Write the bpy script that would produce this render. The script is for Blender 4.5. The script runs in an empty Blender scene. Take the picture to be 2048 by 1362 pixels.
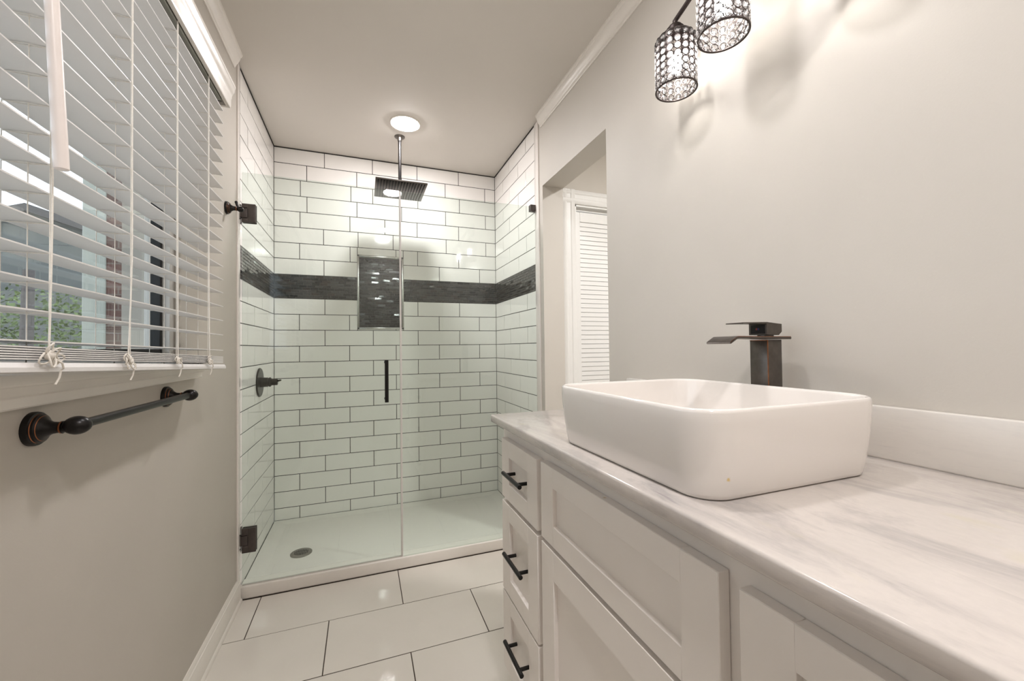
import bpy, bmesh, math, random
from mathutils import Vector, Matrix
random.seed(7)
S = bpy.context.scene
COL = S.collection
PI = math.pi

# ------------------------------------------------------------------ camera
cam_d = bpy.data.cameras.new('camera')
cam_d.sensor_width = 36.0
cam_d.lens = 14.201
cam_d.clip_start = 0.01
cam = bpy.data.objects.new('camera', cam_d)
COL.objects.link(cam)
_r = Vector((0.93783218, -0.34690853, -0.01119291))
_u = Vector((0.00475536, -0.01940265, 0.99980044))
_d = Vector((0.34705647, 0.93769825, 0.01654676))
cam.matrix_world = Matrix(((_r.x, _u.x, -_d.x, 0.53772), (_r.y, _u.y, -_d.y, -2.98779),
                           (_r.z, _u.z, -_d.z, 1.14745), (0, 0, 0, 1)))
S.camera = cam

# ------------------------------------------------------------------ world, exposure, lamp and fill strengths
W = bpy.data.worlds.new('overcast_sky')
S.world = W
W.use_nodes = True
bg = W.node_tree.nodes['Background']
bg.inputs[0].default_value = (0.80, 0.88, 1.0, 1)
bg.inputs[1].default_value = 0.42
S.view_settings.view_transform = 'Standard'
S.view_settings.look = 'None'
S.view_settings.exposure = 2.62
S.view_settings.gamma = 1.0
S.view_settings.use_curve_mapping = False
LENS_SHOWER = 45.0
LENS_ROOM = 22.0
FILL_REAR = 45.0
FILL_HALL = 92.0
BULB = 18.0

# ------------------------------------------------------------------ materials
def lin(c):
    return tuple((v / 12.92 if v <= 0.04045 else ((v + 0.055) / 1.055) ** 2.4) for v in (x / 255 for x in c))

def new_mat(name):
    m = bpy.data.materials.new(name)
    m.use_nodes = True
    nt = m.node_tree
    return m, nt, nt.nodes['Principled BSDF']

def mat(name, rgb, rough=0.5, metal=0.0, var=0.04, scale=30.0, bump=0.0, bscale=200.0, coat=0.0, spec=0.5):
    """plain surface: colour with a faint procedural mottling, optional bump"""
    m, nt, b = new_mat(name)
    c = lin(rgb)
    tc = nt.nodes.new('ShaderNodeTexCoord')
    nz = nt.nodes.new('ShaderNodeTexNoise'); nz.inputs['Scale'].default_value = scale
    nz.inputs['Detail'].default_value = 3
    nt.links.new(tc.outputs['Object'], nz.inputs['Vector'])
    rp = nt.nodes.new('ShaderNodeValToRGB')
    rp.color_ramp.elements[0].position = 0.3; rp.color_ramp.elements[1].position = 0.7
    rp.color_ramp.elements[0].color = tuple(v * (1 - var) for v in c) + (1,)
    rp.color_ramp.elements[1].color = tuple(min(1, v * (1 + var)) for v in c) + (1,)
    nt.links.new(nz.outputs['Fac'], rp.inputs['Fac'])
    nt.links.new(rp.outputs['Color'], b.inputs['Base Color'])
    b.inputs['Roughness'].default_value = rough
    b.inputs['Metallic'].default_value = metal
    b.inputs['Specular IOR Level'].default_value = spec
    b.inputs['Coat Weight'].default_value = coat
    if bump > 0:
        n2 = nt.nodes.new('ShaderNodeTexNoise'); n2.inputs['Scale'].default_value = bscale
        n2.inputs['Detail'].default_value = 2
        nt.links.new(tc.outputs['Object'], n2.inputs['Vector'])
        bp = nt.nodes.new('ShaderNodeBump'); bp.inputs['Strength'].default_value = bump
        bp.inputs['Distance'].default_value = 0.002
        nt.links.new(n2.outputs['Fac'], bp.inputs['Height'])
        nt.links.new(bp.outputs['Normal'], b.inputs['Normal'])
    return m

def emit(name, rgb, strength):
    m, nt, b = new_mat(name)
    b.inputs['Base Color'].default_value = (1, 1, 1, 1)
    b.inputs['Emission Color'].default_value = tuple(rgb) + (1,)
    b.inputs['Emission Strength'].default_value = strength
    return m

def sheet_glass(name, tint, edge=1.0, rough=0.0, ior=1.5):
    """clear sheet glass: tinted see-through plus a Fresnel mirror, one pass per face"""
    m = bpy.data.materials.new(name); m.use_nodes = True
    nt = m.node_tree; nt.nodes.clear()
    out = nt.nodes.new('ShaderNodeOutputMaterial')
    tr = nt.nodes.new('ShaderNodeBsdfTransparent'); tr.inputs[0].default_value = tuple(tint) + (1,)
    gl = nt.nodes.new('ShaderNodeBsdfGlossy'); gl.inputs['Roughness'].default_value = rough
    fr = nt.nodes.new('ShaderNodeFresnel')
    ge = nt.nodes.new('ShaderNodeNewGeometry')      # the far face of the sheet mirrors like the near one
    io = nt.nodes.new('ShaderNodeMix'); io.data_type = 'FLOAT'
    io.inputs[2].default_value = ior; io.inputs[3].default_value = 1.0 / ior
    nt.links.new(ge.outputs['Backfacing'], io.inputs[0]); nt.links.new(io.outputs[0], fr.inputs['IOR'])
    mx = nt.nodes.new('ShaderNodeMixShader')
    mul = nt.nodes.new('ShaderNodeMath'); mul.operation = 'MULTIPLY'; mul.inputs[1].default_value = edge
    nt.links.new(fr.outputs[0], mul.inputs[0])
    nt.links.new(mul.outputs[0], mx.inputs[0])
    nt.links.new(tr.outputs[0], mx.inputs[1]); nt.links.new(gl.outputs[0], mx.inputs[2])
    nt.links.new(mx.outputs[0], out.inputs[0])
    return m

M = {}
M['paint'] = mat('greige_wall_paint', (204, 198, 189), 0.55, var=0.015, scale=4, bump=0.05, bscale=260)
M['paint_shaded'] = mat('greige_wall_paint_shaded', (190, 183, 173), 0.55, var=0.015, scale=4, bump=0.05, bscale=260)  # same greige darkened: the left wall's shade is put into its colour
M['ceil'] = mat('ceiling_paint', (220, 214, 206), 0.7, var=0.01, scale=4, bump=0.04, bscale=260)
M['trim'] = mat('white_trim_paint', (230, 224, 216), 0.32, var=0.01)
M['cab'] = mat('white_cabinet_paint', (244, 238, 232), 0.38, var=0.012, scale=8)
M['tile'] = mat('glazed_white_tile', (241, 237, 232), 0.07, var=0.012, scale=5, bump=0.02, bscale=18)
M['ftile'] = mat('glossy_floor_tile', (218, 211, 202), 0.06, var=0.015, scale=6, bump=0.012, bscale=10)
M['grout'] = mat('dark_grout', (46, 41, 38), 0.9, var=0.1, scale=60)
M['fgrout'] = mat('brown_floor_grout', (66, 54, 45), 0.9, var=0.1, scale=60)
M['mos1'] = mat('black_glass_mosaic', (34, 33, 33), 0.10, var=0.15, scale=90)
M['mos2'] = mat('charcoal_stone_mosaic', (62, 59, 57), 0.22, var=0.2, scale=120)
M['mos3'] = mat('brown_glass_mosaic', (52, 44, 40), 0.12, var=0.2, scale=120)
M['mgrout'] = mat('mosaic_grout', (104, 101, 98), 0.85, var=0.1)
M['pan'] = mat('white_acrylic_pan', (224, 219, 212), 0.22, var=0.01, bump=0.06, bscale=500)
M['chrome'] = mat('brushed_steel', (190, 188, 185), 0.22, metal=1.0, var=0.02)
M['drain'] = mat('drain_steel', (150, 146, 140), 0.35, metal=1.0, var=0.04)
M['dark'] = mat('drain_hole_black', (20, 20, 20), 0.8)
M['orb'] = mat('oil_rubbed_bronze', (26, 23, 22), 0.32, metal=0.45, var=0.25, scale=40)
M['orb2'] = mat('brushed_dark_bronze', (98, 92, 87), 0.33, metal=0.85, var=0.12, scale=60)
M['copper'] = mat('copper_edge', (150, 98, 68), 0.30, metal=0.9, var=0.2, scale=80)
M['black'] = mat('matte_black_metal', (30, 28, 27), 0.32, metal=0.5, var=0.1)
M['hinge'] = mat('bronze_hinge_metal', (84, 77, 74), 0.38, metal=0.6, var=0.1)
M['valve'] = mat('bronze_valve_metal', (62, 59, 56), 0.30, metal=0.8, var=0.15)
M['porc'] = mat('glazed_porcelain', (238, 232, 226), 0.07, var=0.006, scale=3, coat=0.3)
M['blind'] = mat('white_blind_slat', (226, 223, 220), 0.42, var=0.012, scale=12)
M['cord'] = mat('white_cotton_cord', (232, 226, 216), 0.85, var=0.05, scale=400)
M['wand'] = mat('white_painted_wand', (232, 222, 216), 0.35, var=0.01)
M['headrail'] = mat('grey_steel_headrail', (150, 150, 140), 0.5, metal=0.3, var=0.03)
M['vinyl'] = mat('white_vinyl_frame', (225, 222, 216), 0.4, var=0.01)
M['gasket'] = mat('black_window_gasket', (34, 34, 34), 0.6)
M['lampmetal'] = mat('dark_pewter_lamp_metal', (70, 62, 60), 0.35, metal=0.8, var=0.1)
M['lens_s'] = emit('shower_light_lens', (1.0, 0.975, 0.99), LENS_SHOWER)
M['lens_r'] = emit('room_light_lens', (1.0, 0.975, 0.99), LENS_ROOM)
M['lens_fill_rear'] = emit('rear_fill_lens', (1.0, 0.975, 0.99), FILL_REAR)
M['lens_fill_hall'] = emit('hall_fill_lens', (1.0, 0.98, 0.96), FILL_HALL)
M['bulb'] = emit('lit_bulb', (1.0, 0.965, 0.93), BULB)
M['showerglass'] = sheet_glass('green_tinted_shower_glass', (0.920, 0.957, 0.937))
M['winglass'] = sheet_glass('window_pane_glass', (0.93, 0.95, 0.94))
M['seal'] = mat('clear_vinyl_seal', (205, 200, 194), 0.25, var=0.02)
M['led_red'] = mat('red_dot', (150, 40, 40), 0.4)
M['led_blue'] = mat('blue_dot', (40, 40, 110), 0.4)
M['louver'] = mat('white_louver_paint', (236, 235, 232), 0.4, var=0.008)

def crystal_mat():
    m = bpy.data.materials.new('cut_crystal'); m.use_nodes = True
    nt = m.node_tree; nt.nodes.clear()
    out = nt.nodes.new('ShaderNodeOutputMaterial')
    tr = nt.nodes.new('ShaderNodeBsdfTransparent'); tr.inputs[0].default_value = (0.88, 0.87, 0.87, 1)
    tl = nt.nodes.new('ShaderNodeBsdfTranslucent'); tl.inputs[0].default_value = (0.60, 0.585, 0.585, 1)
    gl = nt.nodes.new('ShaderNodeBsdfGlossy'); gl.inputs['Roughness'].default_value = 0.05
    fr = nt.nodes.new('ShaderNodeFresnel'); fr.inputs['IOR'].default_value = 1.7
    a = nt.nodes.new('ShaderNodeMixShader'); a.inputs[0].default_value = 0.28
    b = nt.nodes.new('ShaderNodeMixShader')
    nt.links.new(tr.outputs[0], a.inputs[1]); nt.links.new(tl.outputs[0], a.inputs[2])
    nt.links.new(fr.outputs[0], b.inputs[0]); nt.links.new(a.outputs[0], b.inputs[1]); nt.links.new(gl.outputs[0], b.inputs[2])
    nt.links.new(b.outputs[0], out.inputs[0])
    return m
M['crystal'] = crystal_mat()

def stain(m, centre, radius, rgb):
    """a small stray paint dab at a fixed spot on the object"""
    nt = m.node_tree; b = nt.nodes['Principled BSDF']
    old = b.inputs['Base Color'].links[0].from_socket
    tc = nt.nodes.new('ShaderNodeTexCoord')
    nz = nt.nodes.new('ShaderNodeTexNoise'); nz.inputs['Scale'].default_value = 260
    nt.links.new(tc.outputs['Object'], nz.inputs['Vector'])
    d = nt.nodes.new('ShaderNodeVectorMath'); d.operation = 'DISTANCE'; d.inputs[1].default_value = centre
    nt.links.new(tc.outputs['Object'], d.inputs[0])
    s = nt.nodes.new('ShaderNodeMath'); s.operation = 'MULTIPLY_ADD'; s.inputs[1].default_value = radius * 1.4
    nt.links.new(nz.outputs['Fac'], s.inputs[0]); nt.links.new(d.outputs['Value'], s.inputs[2])
    k = nt.nodes.new('ShaderNodeMapRange'); k.inputs[1].default_value = radius * 1.1; k.inputs[2].default_value = radius * 1.7
    k.inputs[3].default_value = 0.75; k.inputs[4].default_value = 0.0
    nt.links.new(s.outputs[0], k.inputs[0])
    mx = nt.nodes.new('ShaderNodeMix'); mx.data_type = 'RGBA'; mx.inputs[7].default_value = lin(rgb) + (1,)
    nt.links.new(k.outputs[0], mx.inputs[0]); nt.links.new(old, mx.inputs[6]); nt.links.new(mx.outputs[2], b.inputs['Base Color'])
M['porc_sink'] = mat('glazed_sink_porcelain', (238, 232, 226), 0.07, var=0.006, scale=3, coat=0.3)
stain(M['porc_sink'], (-0.156, -0.2295, 0.034), 0.0036, (224, 190, 90))
M['cab_front'] = mat('white_cabinet_front_paint', (244, 238, 232), 0.38, var=0.012, scale=8)
stain(M['cab_front'], (-0.275, -0.003, 0.855), 0.0040, (200, 168, 84))

def marble(name, base, vein, amount, rough, vscale=1.0):
    m, nt, b = new_mat(name)
    tc = nt.nodes.new('ShaderNodeTexCoord')
    def noise(scale3, rotz, sc, det, dist, rgh=0.55):
        mp = nt.nodes.new('ShaderNodeMapping')
        mp.inputs['Scale'].default_value = scale3
        mp.inputs['Rotation'].default_value = (0, 0, rotz)
        nt.links.new(tc.outputs['Object'], mp.inputs['Vector'])
        n = nt.nodes.new('ShaderNodeTexNoise')
        n.inputs['Scale'].default_value = sc; n.inputs['Detail'].default_value = det
        n.inputs['Distortion'].default_value = dist; n.inputs['Roughness'].default_value = rgh
        nt.links.new(mp.outputs['Vector'], n.inputs['Vector'])
        return n
    def ramp(n, pts):
        r = nt.nodes.new('ShaderNodeValToRGB')
        e = r.color_ramp.elements
        e[0].position, e[0].color = pts[0][0], (pts[0][1],) * 3 + (1,)
        e[1].position, e[1].color = pts[-1][0], (pts[-1][1],) * 3 + (1,)
        for p, v in pts[1:-1]:
            x = e.new(p); x.color = (v,) * 3 + (1,)
        nt.links.new(n.outputs['Fac'], r.inputs['Fac'])
        return r
    # long soft streaks along the counter, broken by finer wisps
    r1 = ramp(noise((1.0, 0.20, 1.0), -0.24, 6.0 * vscale, 6, 1.1), [(0.54, 0.0), (0.62, 0.20), (0.66, 1.0), (0.71, 0.2), (0.80, 0.0)])
    r2 = ramp(noise((1.0, 0.42, 2.5), -0.35, 15 * vscale, 8, 0.8, 0.62), [(0.50, 0.0), (0.63, 0.34), (0.76, 0.0)])
    r3 = ramp(noise((1, 0.6, 1), 0, 120, 3, 0), [(0.3, 0.0), (0.75, 0.10)])
    def add(a, bb):
        x = nt.nodes.new('ShaderNodeMath'); x.operation = 'ADD'; x.use_clamp = True
        nt.links.new(a.outputs[0], x.inputs[0]); nt.links.new(bb.outputs[0], x.inputs[1]); return x
    s = add(add(r1, r2), r3)
    k = nt.nodes.new('ShaderNodeMath'); k.operation = 'MULTIPLY'; k.inputs[1].default_value = amount
    nt.links.new(s.outputs[0], k.inputs[0])
    mx = nt.nodes.new('ShaderNodeMix'); mx.data_type = 'RGBA'
    mx.inputs[6].default_value = lin(base) + (1,); mx.inputs[7].default_value = lin(vein) + (1,)
    nt.links.new(k.outputs[0], mx.inputs[0])
    # faint yellow-green stains
    r4 = ramp(noise((1, 0.5, 1), 0.2, 14, 2, 0), [(0.66, 0.0), (0.78, 0.35)])
    m2 = nt.nodes.new('ShaderNodeMix'); m2.data_type = 'RGBA'
    m2.inputs[7].default_value = lin((206, 198, 160)) + (1,)
    nt.links.new(r4.outputs[0], m2.inputs[0]); nt.links.new(mx.outputs[2], m2.inputs[6])
    nt.links.new(m2.outputs[2], b.inputs['Base Color'])
    b.inputs['Roughness'].default_value = rough
    return m
M['marble'] = marble('white_marble', (211, 203, 196), (128, 124, 127), 0.85, 0.14, 0.7)
M['marble2'] = marble('white_marble_backsplash', (222, 217, 210), (190, 187, 184), 0.30, 0.3, 3.0)

def brickmat():
    m, nt, b = new_mat('red_brick')
    tc = nt.nodes.new('ShaderNodeTexCoord')
    mp = nt.nodes.new('ShaderNodeMapping'); mp.inputs['Rotation'].default_value = (PI / 2, 0, 0)
    br = nt.nodes.new('ShaderNodeTexBrick')
    br.inputs['Color1'].default_value = lin((108, 80, 72)) + (1,)
    br.inputs['Color2'].default_value = lin((88, 66, 60)) + (1,)
    br.inputs['Mortar'].default_value = lin((118, 108, 100)) + (1,)
    br.inputs['Scale'].default_value = 1.0
    br.inputs['Brick Width'].default_value = 0.21; br.inputs['Row Height'].default_value = 0.075
    br.inputs['Mortar Size'].default_value = 0.006
    nt.links.new(tc.outputs['Object'], mp.inputs[0]); nt.links.new(mp.outputs[0], br.inputs['Vector'])
    nt.links.new(br.outputs['Color'], b.inputs['Base Color'])
    b.inputs['Roughness'].default_value = 0.9
    return m
M['brick'] = brickmat()
M['pale'] = mat('pale_green_trim', (158, 160, 150), 0.5, var=0.02)
M['soffit'] = mat('pale_soffit_paint', (222, 214, 200), 0.7, var=0.02)
M['leaf'] = mat('green_leaves', (104, 120, 72), 0.6, var=0.6, scale=5)
M['siding'] = mat('grey_siding', (106, 108, 105), 0.8, var=0.06, scale=3)
M['shingle'] = mat('dark_roof', (96, 92, 90), 0.9, var=0.1)
M['lawn'] = mat('ground_cover', (140, 138, 130), 0.95, var=0.2, scale=6)
M['bark'] = mat('grey_bark', (96, 90, 88), 0.9, var=0.2)

# ------------------------------------------------------------------ mesh helpers
class MB:
    """collects shapes and links them as ONE mesh object"""
    def __init__(self):
        self.bm = bmesh.new(); self.mi = 0
    def _tag(self, faces):
        for f in faces: f.material_index = self.mi
    def box(self, x0, x1, y0, y1, z0, z1, bev=0.0, seg=2, rot=None, about=None):
        b = bmesh.new()
        bmesh.ops.create_cube(b, size=1.0)
        for v in b.verts:
            v.co = Vector(((x0 + x1) / 2 + v.co.x * abs(x1 - x0), (y0 + y1) / 2 + v.co.y * abs(y1 - y0), (z0 + z1) / 2 + v.co.z * abs(z1 - z0)))
        if bev > 0:
            bmesh.ops.bevel(b, geom=list(b.edges), offset=bev, segments=seg, profile=0.5, affect='EDGES')
        if rot is not None:
            bmesh.ops.rotate(b, verts=b.verts, cent=about or Vector(((x0 + x1) / 2, (y0 + y1) / 2, (z0 + z1) / 2)), matrix=rot)
        self.merge(b); return self
    def merge(self, b):
        vm = {}
        for v in b.verts: vm[v] = self.bm.verts.new(v.co)
        for f in b.faces:
            nf = self.bm.faces.new([vm[v] for v in f.verts]); nf.material_index = self.mi
        b.free()
    def poly(self, pts):
        f = self.bm.faces.new([self.bm.verts.new(p) for p in pts]); f.material_index = self.mi; return f
    def prism(self, prof, p0, ax_u, ax_v, ax_l, length, close=True):
        """profile [(u,v)] swept along ax_l"""
        U, V_, L, P = Vector(ax_u), Vector(ax_v), Vector(ax_l), Vector(p0)
        a = [self.bm.verts.new(P + U * u + V_ * v) for u, v in prof]
        b = [self.bm.verts.new(P + U * u + V_ * v + L * length) for u, v in prof]
        n = len(prof)
        for i in range(n):
            j = (i + 1) % n
            f = self.bm.faces.new((a[i], a[j], b[j], b[i])); f.material_index = self.mi
        if close:
            for loop in (a[::-1], b):
                f = self.bm.faces.new(loop); f.material_index = self.mi
        return self
    def lathe(self, prof, p0, axis, seg=32, mats=None, cap=True):
        """profile [(t along axis, r)]"""
        A = Vector(axis).normalized()
        U = A.orthogonal().normalized(); V_ = A.cross(U); P = Vector(p0)
        rings = []
        for t, r in prof:
            rings.append([self.bm.verts.new(P + A * t + (U * math.cos(k * 2 * PI / seg) + V_ * math.sin(k * 2 * PI / seg)) * max(r, 1e-5)) for k in range(seg)])
        for i in range(len(rings) - 1):
            for k in range(seg):
                j = (k + 1) % seg
                f = self.bm.faces.new((rings[i][k], rings[i][j], rings[i + 1][j], rings[i + 1][k]))
                f.material_index = mats[i] if mats else self.mi
        if cap:
            f = self.bm.faces.new(rings[0][::-1]); f.material_index = mats[0] if mats else self.mi
            f = self.bm.faces.new(rings[-1]); f.material_index = mats[-1] if mats else self.mi
        return self
    def tube(self, pts, r, seg=10, cap=True, closed=False):
        P = [Vector(p) for p in pts]; n = len(P); rings = []
        ref = None
        for i in range(n):
            if closed:
                t = (P[(i + 1) % n] - P[i - 1]).normalized()
            else:
                t = (P[min(i + 1, n - 1)] - P[max(i - 1, 0)]).normalized()
            if ref is None: ref = t.orthogonal().normalized()
            ref = (ref - t * ref.dot(t)).normalized()
            b = t.cross(ref)
            rr = r[i] if isinstance(r, (list, tuple)) else r
            rings.append([self.bm.verts.new(P[i] + (ref * math.cos(k * 2 * PI / seg) + b * math.sin(k * 2 * PI / seg)) * rr) for k in range(seg)])
        for i in range(n if closed else n - 1):
            A_, B_ = rings[i], rings[(i + 1) % n]
            for k in range(seg):
                j = (k + 1) % seg
                f = self.bm.faces.new((A_[k], A_[j], B_[j], B_[k])); f.material_index = self.mi
        if cap and not closed:
            for loop in (rings[0][::-1], rings[-1]):
                f = self.bm.faces.new(loop); f.material_index = self.mi
        return self
    def loft(self, rings, cap0=True, cap1=True):
        R = [[self.bm.verts.new(p) for p in ring] for ring in rings]
        n = len(R[0])
        for i in range(len(R) - 1):
            for k in range(n):
                j = (k + 1) % n
                f = self.bm.faces.new((R[i][k], R[i][j], R[i + 1][j], R[i + 1][k])); f.material_index = self.mi
        if cap0: self.bm.faces.new(R[0][::-1]).material_index = self.mi
        if cap1: self.bm.faces.new(R[-1]).material_index = self.mi
        return self
    def sphere(self, c, r, sx=1, sy=1, sz=1, seg=20, ring=12):
        b = bmesh.new(); bmesh.ops.create_uvsphere(b, u_segments=seg, v_segments=ring, radius=r)
        for v in b.verts: v.co = Vector((v.co.x * sx, v.co.y * sy, v.co.z * sz)) + Vector(c)
        self.merge(b); return self
    def build(self, name, mats, parent=None, smooth=40, fix=True):
        if fix: bmesh.ops.recalc_face_normals(self.bm, faces=self.bm.faces)
        org = Vector((0, 0, 0)); p = parent
        if p is not None: org = Vector(p['_o'])
        if org.length > 0:
            for v in self.bm.verts: v.co -= org
        me = bpy.data.meshes.new(name)
        self.bm.to_mesh(me); self.bm.free()
        if not isinstance(mats, (list, tuple)): mats = [mats]
        for m in mats: me.materials.append(M[m] if isinstance(m, str) else m)
        if smooth:
            for pl in me.polygons: pl.use_smooth = True
            me.set_sharp_from_angle(angle=math.radians(smooth))
        o = bpy.data.objects.new(name, me); COL.objects.link(o)
        if p is not None: o.parent = p
        o['_o'] = list(org)
        return o

def thing(name, label, cat, loc, group=None):
    o = bpy.data.objects.new(name, None); COL.objects.link(o)
    o.location = loc; o['_o'] = list(loc); o['label'] = label; o['category'] = cat
    o.empty_display_size = 0.05
    if group: o['group'] = group
    return o
def tag(o, label, cat, group=None, kind=None):
    o['label'] = label; o['category'] = cat
    if group: o['group'] = group
    if kind: o['kind'] = kind
    return o
def struct(o, label=None, cat=None):
    o['kind'] = 'structure'
    if label: o['label'] = label
    if cat: o['category'] = cat
    return o

# ------------------------------------------------------------------ dimensions (metres)
RW = 1.514          # right wall
CZ = 2.48           # ceiling
TF = -0.80          # front edge of the shower tile
YB = -3.75          # wall behind the camera
P = 0.1048          # tile row pitch
ZT = 2.4803         # top of first tile row
TW = 0.308

# ------------------------------------------------------------------ tiled surfaces
def subtract(rect, hole):
    u0, u1, v0, v1 = rect; a0, a1, b0, b1 = hole
    if u1 <= a0 or u0 >= a1 or v1 <= b0 or v0 >= b1: return [rect]
    out = []
    if u0 < a0: out.append((u0, a0, v0, v1)); u0 = a0
    if u1 > a1: out.append((a1, u1, v0, v1)); u1 = a1
    if v0 < b0: out.append((u0, u1, v0, b0)); v0 = b0
    if v1 > b1: out.append((u0, u1, b1, v1))
    return out

def tiles(mb, rects, fn, gap, depth, cham, mats=(0,), wob=0.0004):
    """raised tiles with chamfered edges; fn(u,v,h) -> point"""
    for (u0, u1, v0, v1) in rects:
        u0 += gap / 2; u1 -= gap / 2; v0 += gap / 2; v1 -= gap / 2
        if u1 - u0 < 0.004 or v1 - v0 < 0.004: continue
        c = cham
        j = [random.uniform(-wob, wob) for _ in range(2)]
        def h(u, v): return j[0] * ((u - u0) / (u1 - u0) - .5) * 2 + j[1] * ((v - v0) / (v1 - v0) - .5) * 2
        base = [(u0, v0), (u1, v0), (u1, v1), (u0, v1)]
        top = [(u0 + c, v0 + c), (u1 - c, v0 + c), (u1 - c, v1 - c), (u0 + c, v1 - c)]
        B = [mb.bm.verts.new(fn(u, v, -depth)) for u, v in base]
        C_ = [mb.bm.verts.new(fn(u, v, -c * 0.6 + h(u, v))) for u, v in base]
        T = [mb.bm.verts.new(fn(u, v, h(u, v))) for u, v in top]
        mi = random.choice(mats)
        for lo, hi in ((B, C_), (C_, T)):
            for k in range(4):
                q = (k + 1) % 4
                mb.bm.faces.new((lo[k], lo[q], hi[q], hi[k])).material_index = mi
        mb.bm.faces.new(T).material_index = mi

zrow = [ZT - P * k for k in range(9)] + [ZT - P * (k + 9.5 - 9) for k in range(9, 23)] + [0.0447]
# zrow[8] is the top of the mosaic band; rows below it start at 9.5 pitches
upper = [(ZT - P * k, ZT - P * (k + 1)) for k in range(8)]
BT, BB = ZT - 8 * P, ZT - 9.5 * P
lower = []
zt = BB
while zt > 0.0447 + 0.01:
    lower.append((zt, max(zt - P, 0.0447))); zt -= P
A_back = [0.301 + TW * k for k in range(4)]
B_back = [0.147 + TW * k for k in range(5)]
irregular = {1: [0.193, 0.505, 0.807, 1.123, 1.431], 2: [0.155, 0.467, 0.61, 0.922, 1.231],
             3: [0.194, 0.506, 0.806, 1.125, 1.435], 4: [0.152, 0.46, 0.69, 0.915, 1.223],
             5: [0.294, 0.512, 0.746, 1.127, 1.436], 6: [0.149, 0.46, 0.765, 0.917, 1.222],
             7: [0.296, 0.767, 1.075, 1.384]}
NICHE = (0.511, 0.811, 1.289, 1.796)

def wall_rects(width, joints_of):
    out = []
    for i, (z1, z0) in enumerate(upper + lower):
        js = [0.0] + sorted(j for j in joints_of(i) if 0.004 < j < width - 0.004) + [width]
        for a, b in zip(js[:-1], js[1:]): out.append((a, b, z0, z1))
    return out

def back_joints(i):
    if i in irregular: return irregular[i]
    return A_back if i % 2 == 0 else B_back
def side_joints(i):
    return [0.325, 0.634] if i % 2 == 0 else [0.19, 0.498]

def mosaic_rects(u0, u1, v0, v1, pl=0.0492, ph=0.01655):
    out = []; v = v1; k = 0
    while v > v0 + 0.003:
        vb = max(v - ph, v0)
        u = u0 - (k % 2) * pl / 2 - (k % 3) * 0.004
        while u < u1 - 0.002:
            a, b = max(u, u0), min(u + pl, u1)
            if b - a > 0.003: out.append((a, b, vb, v))
            u += pl
        v = vb; k += 1
    return out

def tiled_wall(name, width, fn, joints_of, hole=None):
    mb = MB(); mb.mi = 1
    base = [(0, width, 0.0, CZ)]
    if hole: base = subtract(base[0], hole)
    for (a, b, c, d) in base:
        mb.poly([fn(a, c, -0.0016), fn(b, c, -0.0016), fn(b, d, -0.0016), fn(a, d, -0.0016)])
    rects = wall_rects(width, joints_of)
    if hole:
        rects = [r for q in rects for r in subtract(q, hole)]
    tiles(mb, rects, fn, 0.0041, 0.0018, 0.0008)
    return mb

fn_back = lambda u, v, h: Vector((u, -h, v))
fn_left = lambda u, v, h: Vector((h, -u, v))
fn_right = lambda u, v, h: Vector((RW - h, -u, v))
NH = (NICHE[0] - 0.004, NICHE[1] + 0.004, NICHE[2] - 0.004, NICHE[3] + 0.004)
wb = tiled_wall('wall_back', RW, fn_back, back_joints, NH).build('wall_back', ['tile', 'grout'], smooth=0)
struct(wb, 'white subway tile back wall of the shower', 'wall')
wl = tiled_wall('w', -TF, fn_left, side_joints).build('wall_shower_left', ['tile', 'grout'], smooth=0)
struct(wl, 'white subway tile on the left side of the shower', 'wall')
wr = tiled_wall('w', -TF, fn_right, side_joints).build('wall_shower_right', ['tile', 'grout'], smooth=0)
struct(wr, 'white subway tile on the right side of the shower', 'wall')

def band(fn, rects, parent):
    mb = MB(); mb.mi = 3
    us = [r[0] for r in rects] + [r[1] for r in rects]
    spans = sorted(set(us)); u0, u1 = spans[0], spans[-1]
    mb.poly([fn(u0, BB, -0.0014), fn(u1, BB, -0.0014), fn(u1, BT, -0.0014), fn(u0, BT, -0.0014)])
    tiles(mb, rects, fn, 0.0018, 0.0016, 0.0007, mats=(0, 0, 1, 1, 2), wob=0.0007)
    o = mb.build('mosaic_band', ['mos1', 'mos2', 'mos3', 'mgrout'], parent, smooth=0)
    o['label'] = 'dark glass and stone mosaic strip'
    return o
b1 = mosaic_rects(0.0, NH[0], BB, BT); b2 = mosaic_rects(NH[1], RW, BB, BT)
band(fn_back, b1, wb); band(fn_back, b2, wb)
band(fn_left, mosaic_rects(0, -TF, BB, BT), wl)
band(fn_right, mosaic_rects(0, -TF, BB, BT), wr)

# niche recessed in the back wall
nd = 0.088
n0, n1, n2, n3 = NH
mb = MB(); mb.mi = 3
mb.poly([(n0, nd + .0014, n2), (n1, nd + .0014, n2), (n1, nd + .0014, n3), (n0, nd + .0014, n3)])
mb.mi = 4
mb.poly([(n0, 0, n3), (n1, 0, n3), (n1, nd + .001, n3), (n0, nd + .001, n3)])
mb.poly([(n0, 0, n2), (n0, nd + .001, n2), (n1, nd + .001, n2), (n1, 0, n2)])
mb.mi = 3
mb.poly([(n0 - .0014, 0, n2), (n0 - .0014, 0, n3), (n0 - .0014, nd, n3), (n0 - .0014, nd, n2)])
mb.poly([(n1 + .0014, 0, n2), (n1 + .0014, nd, n2), (n1 + .0014, nd, n3), (n1 + .0014, 0, n3)])
tiles(mb, mosaic_rects(n0, n1, n2, n3), lambda u, v, h: Vector((u, nd - h, v)), 0.0018, 0.0016, 0.0007, (0, 0, 0, 1, 2), 0.0008)
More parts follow.
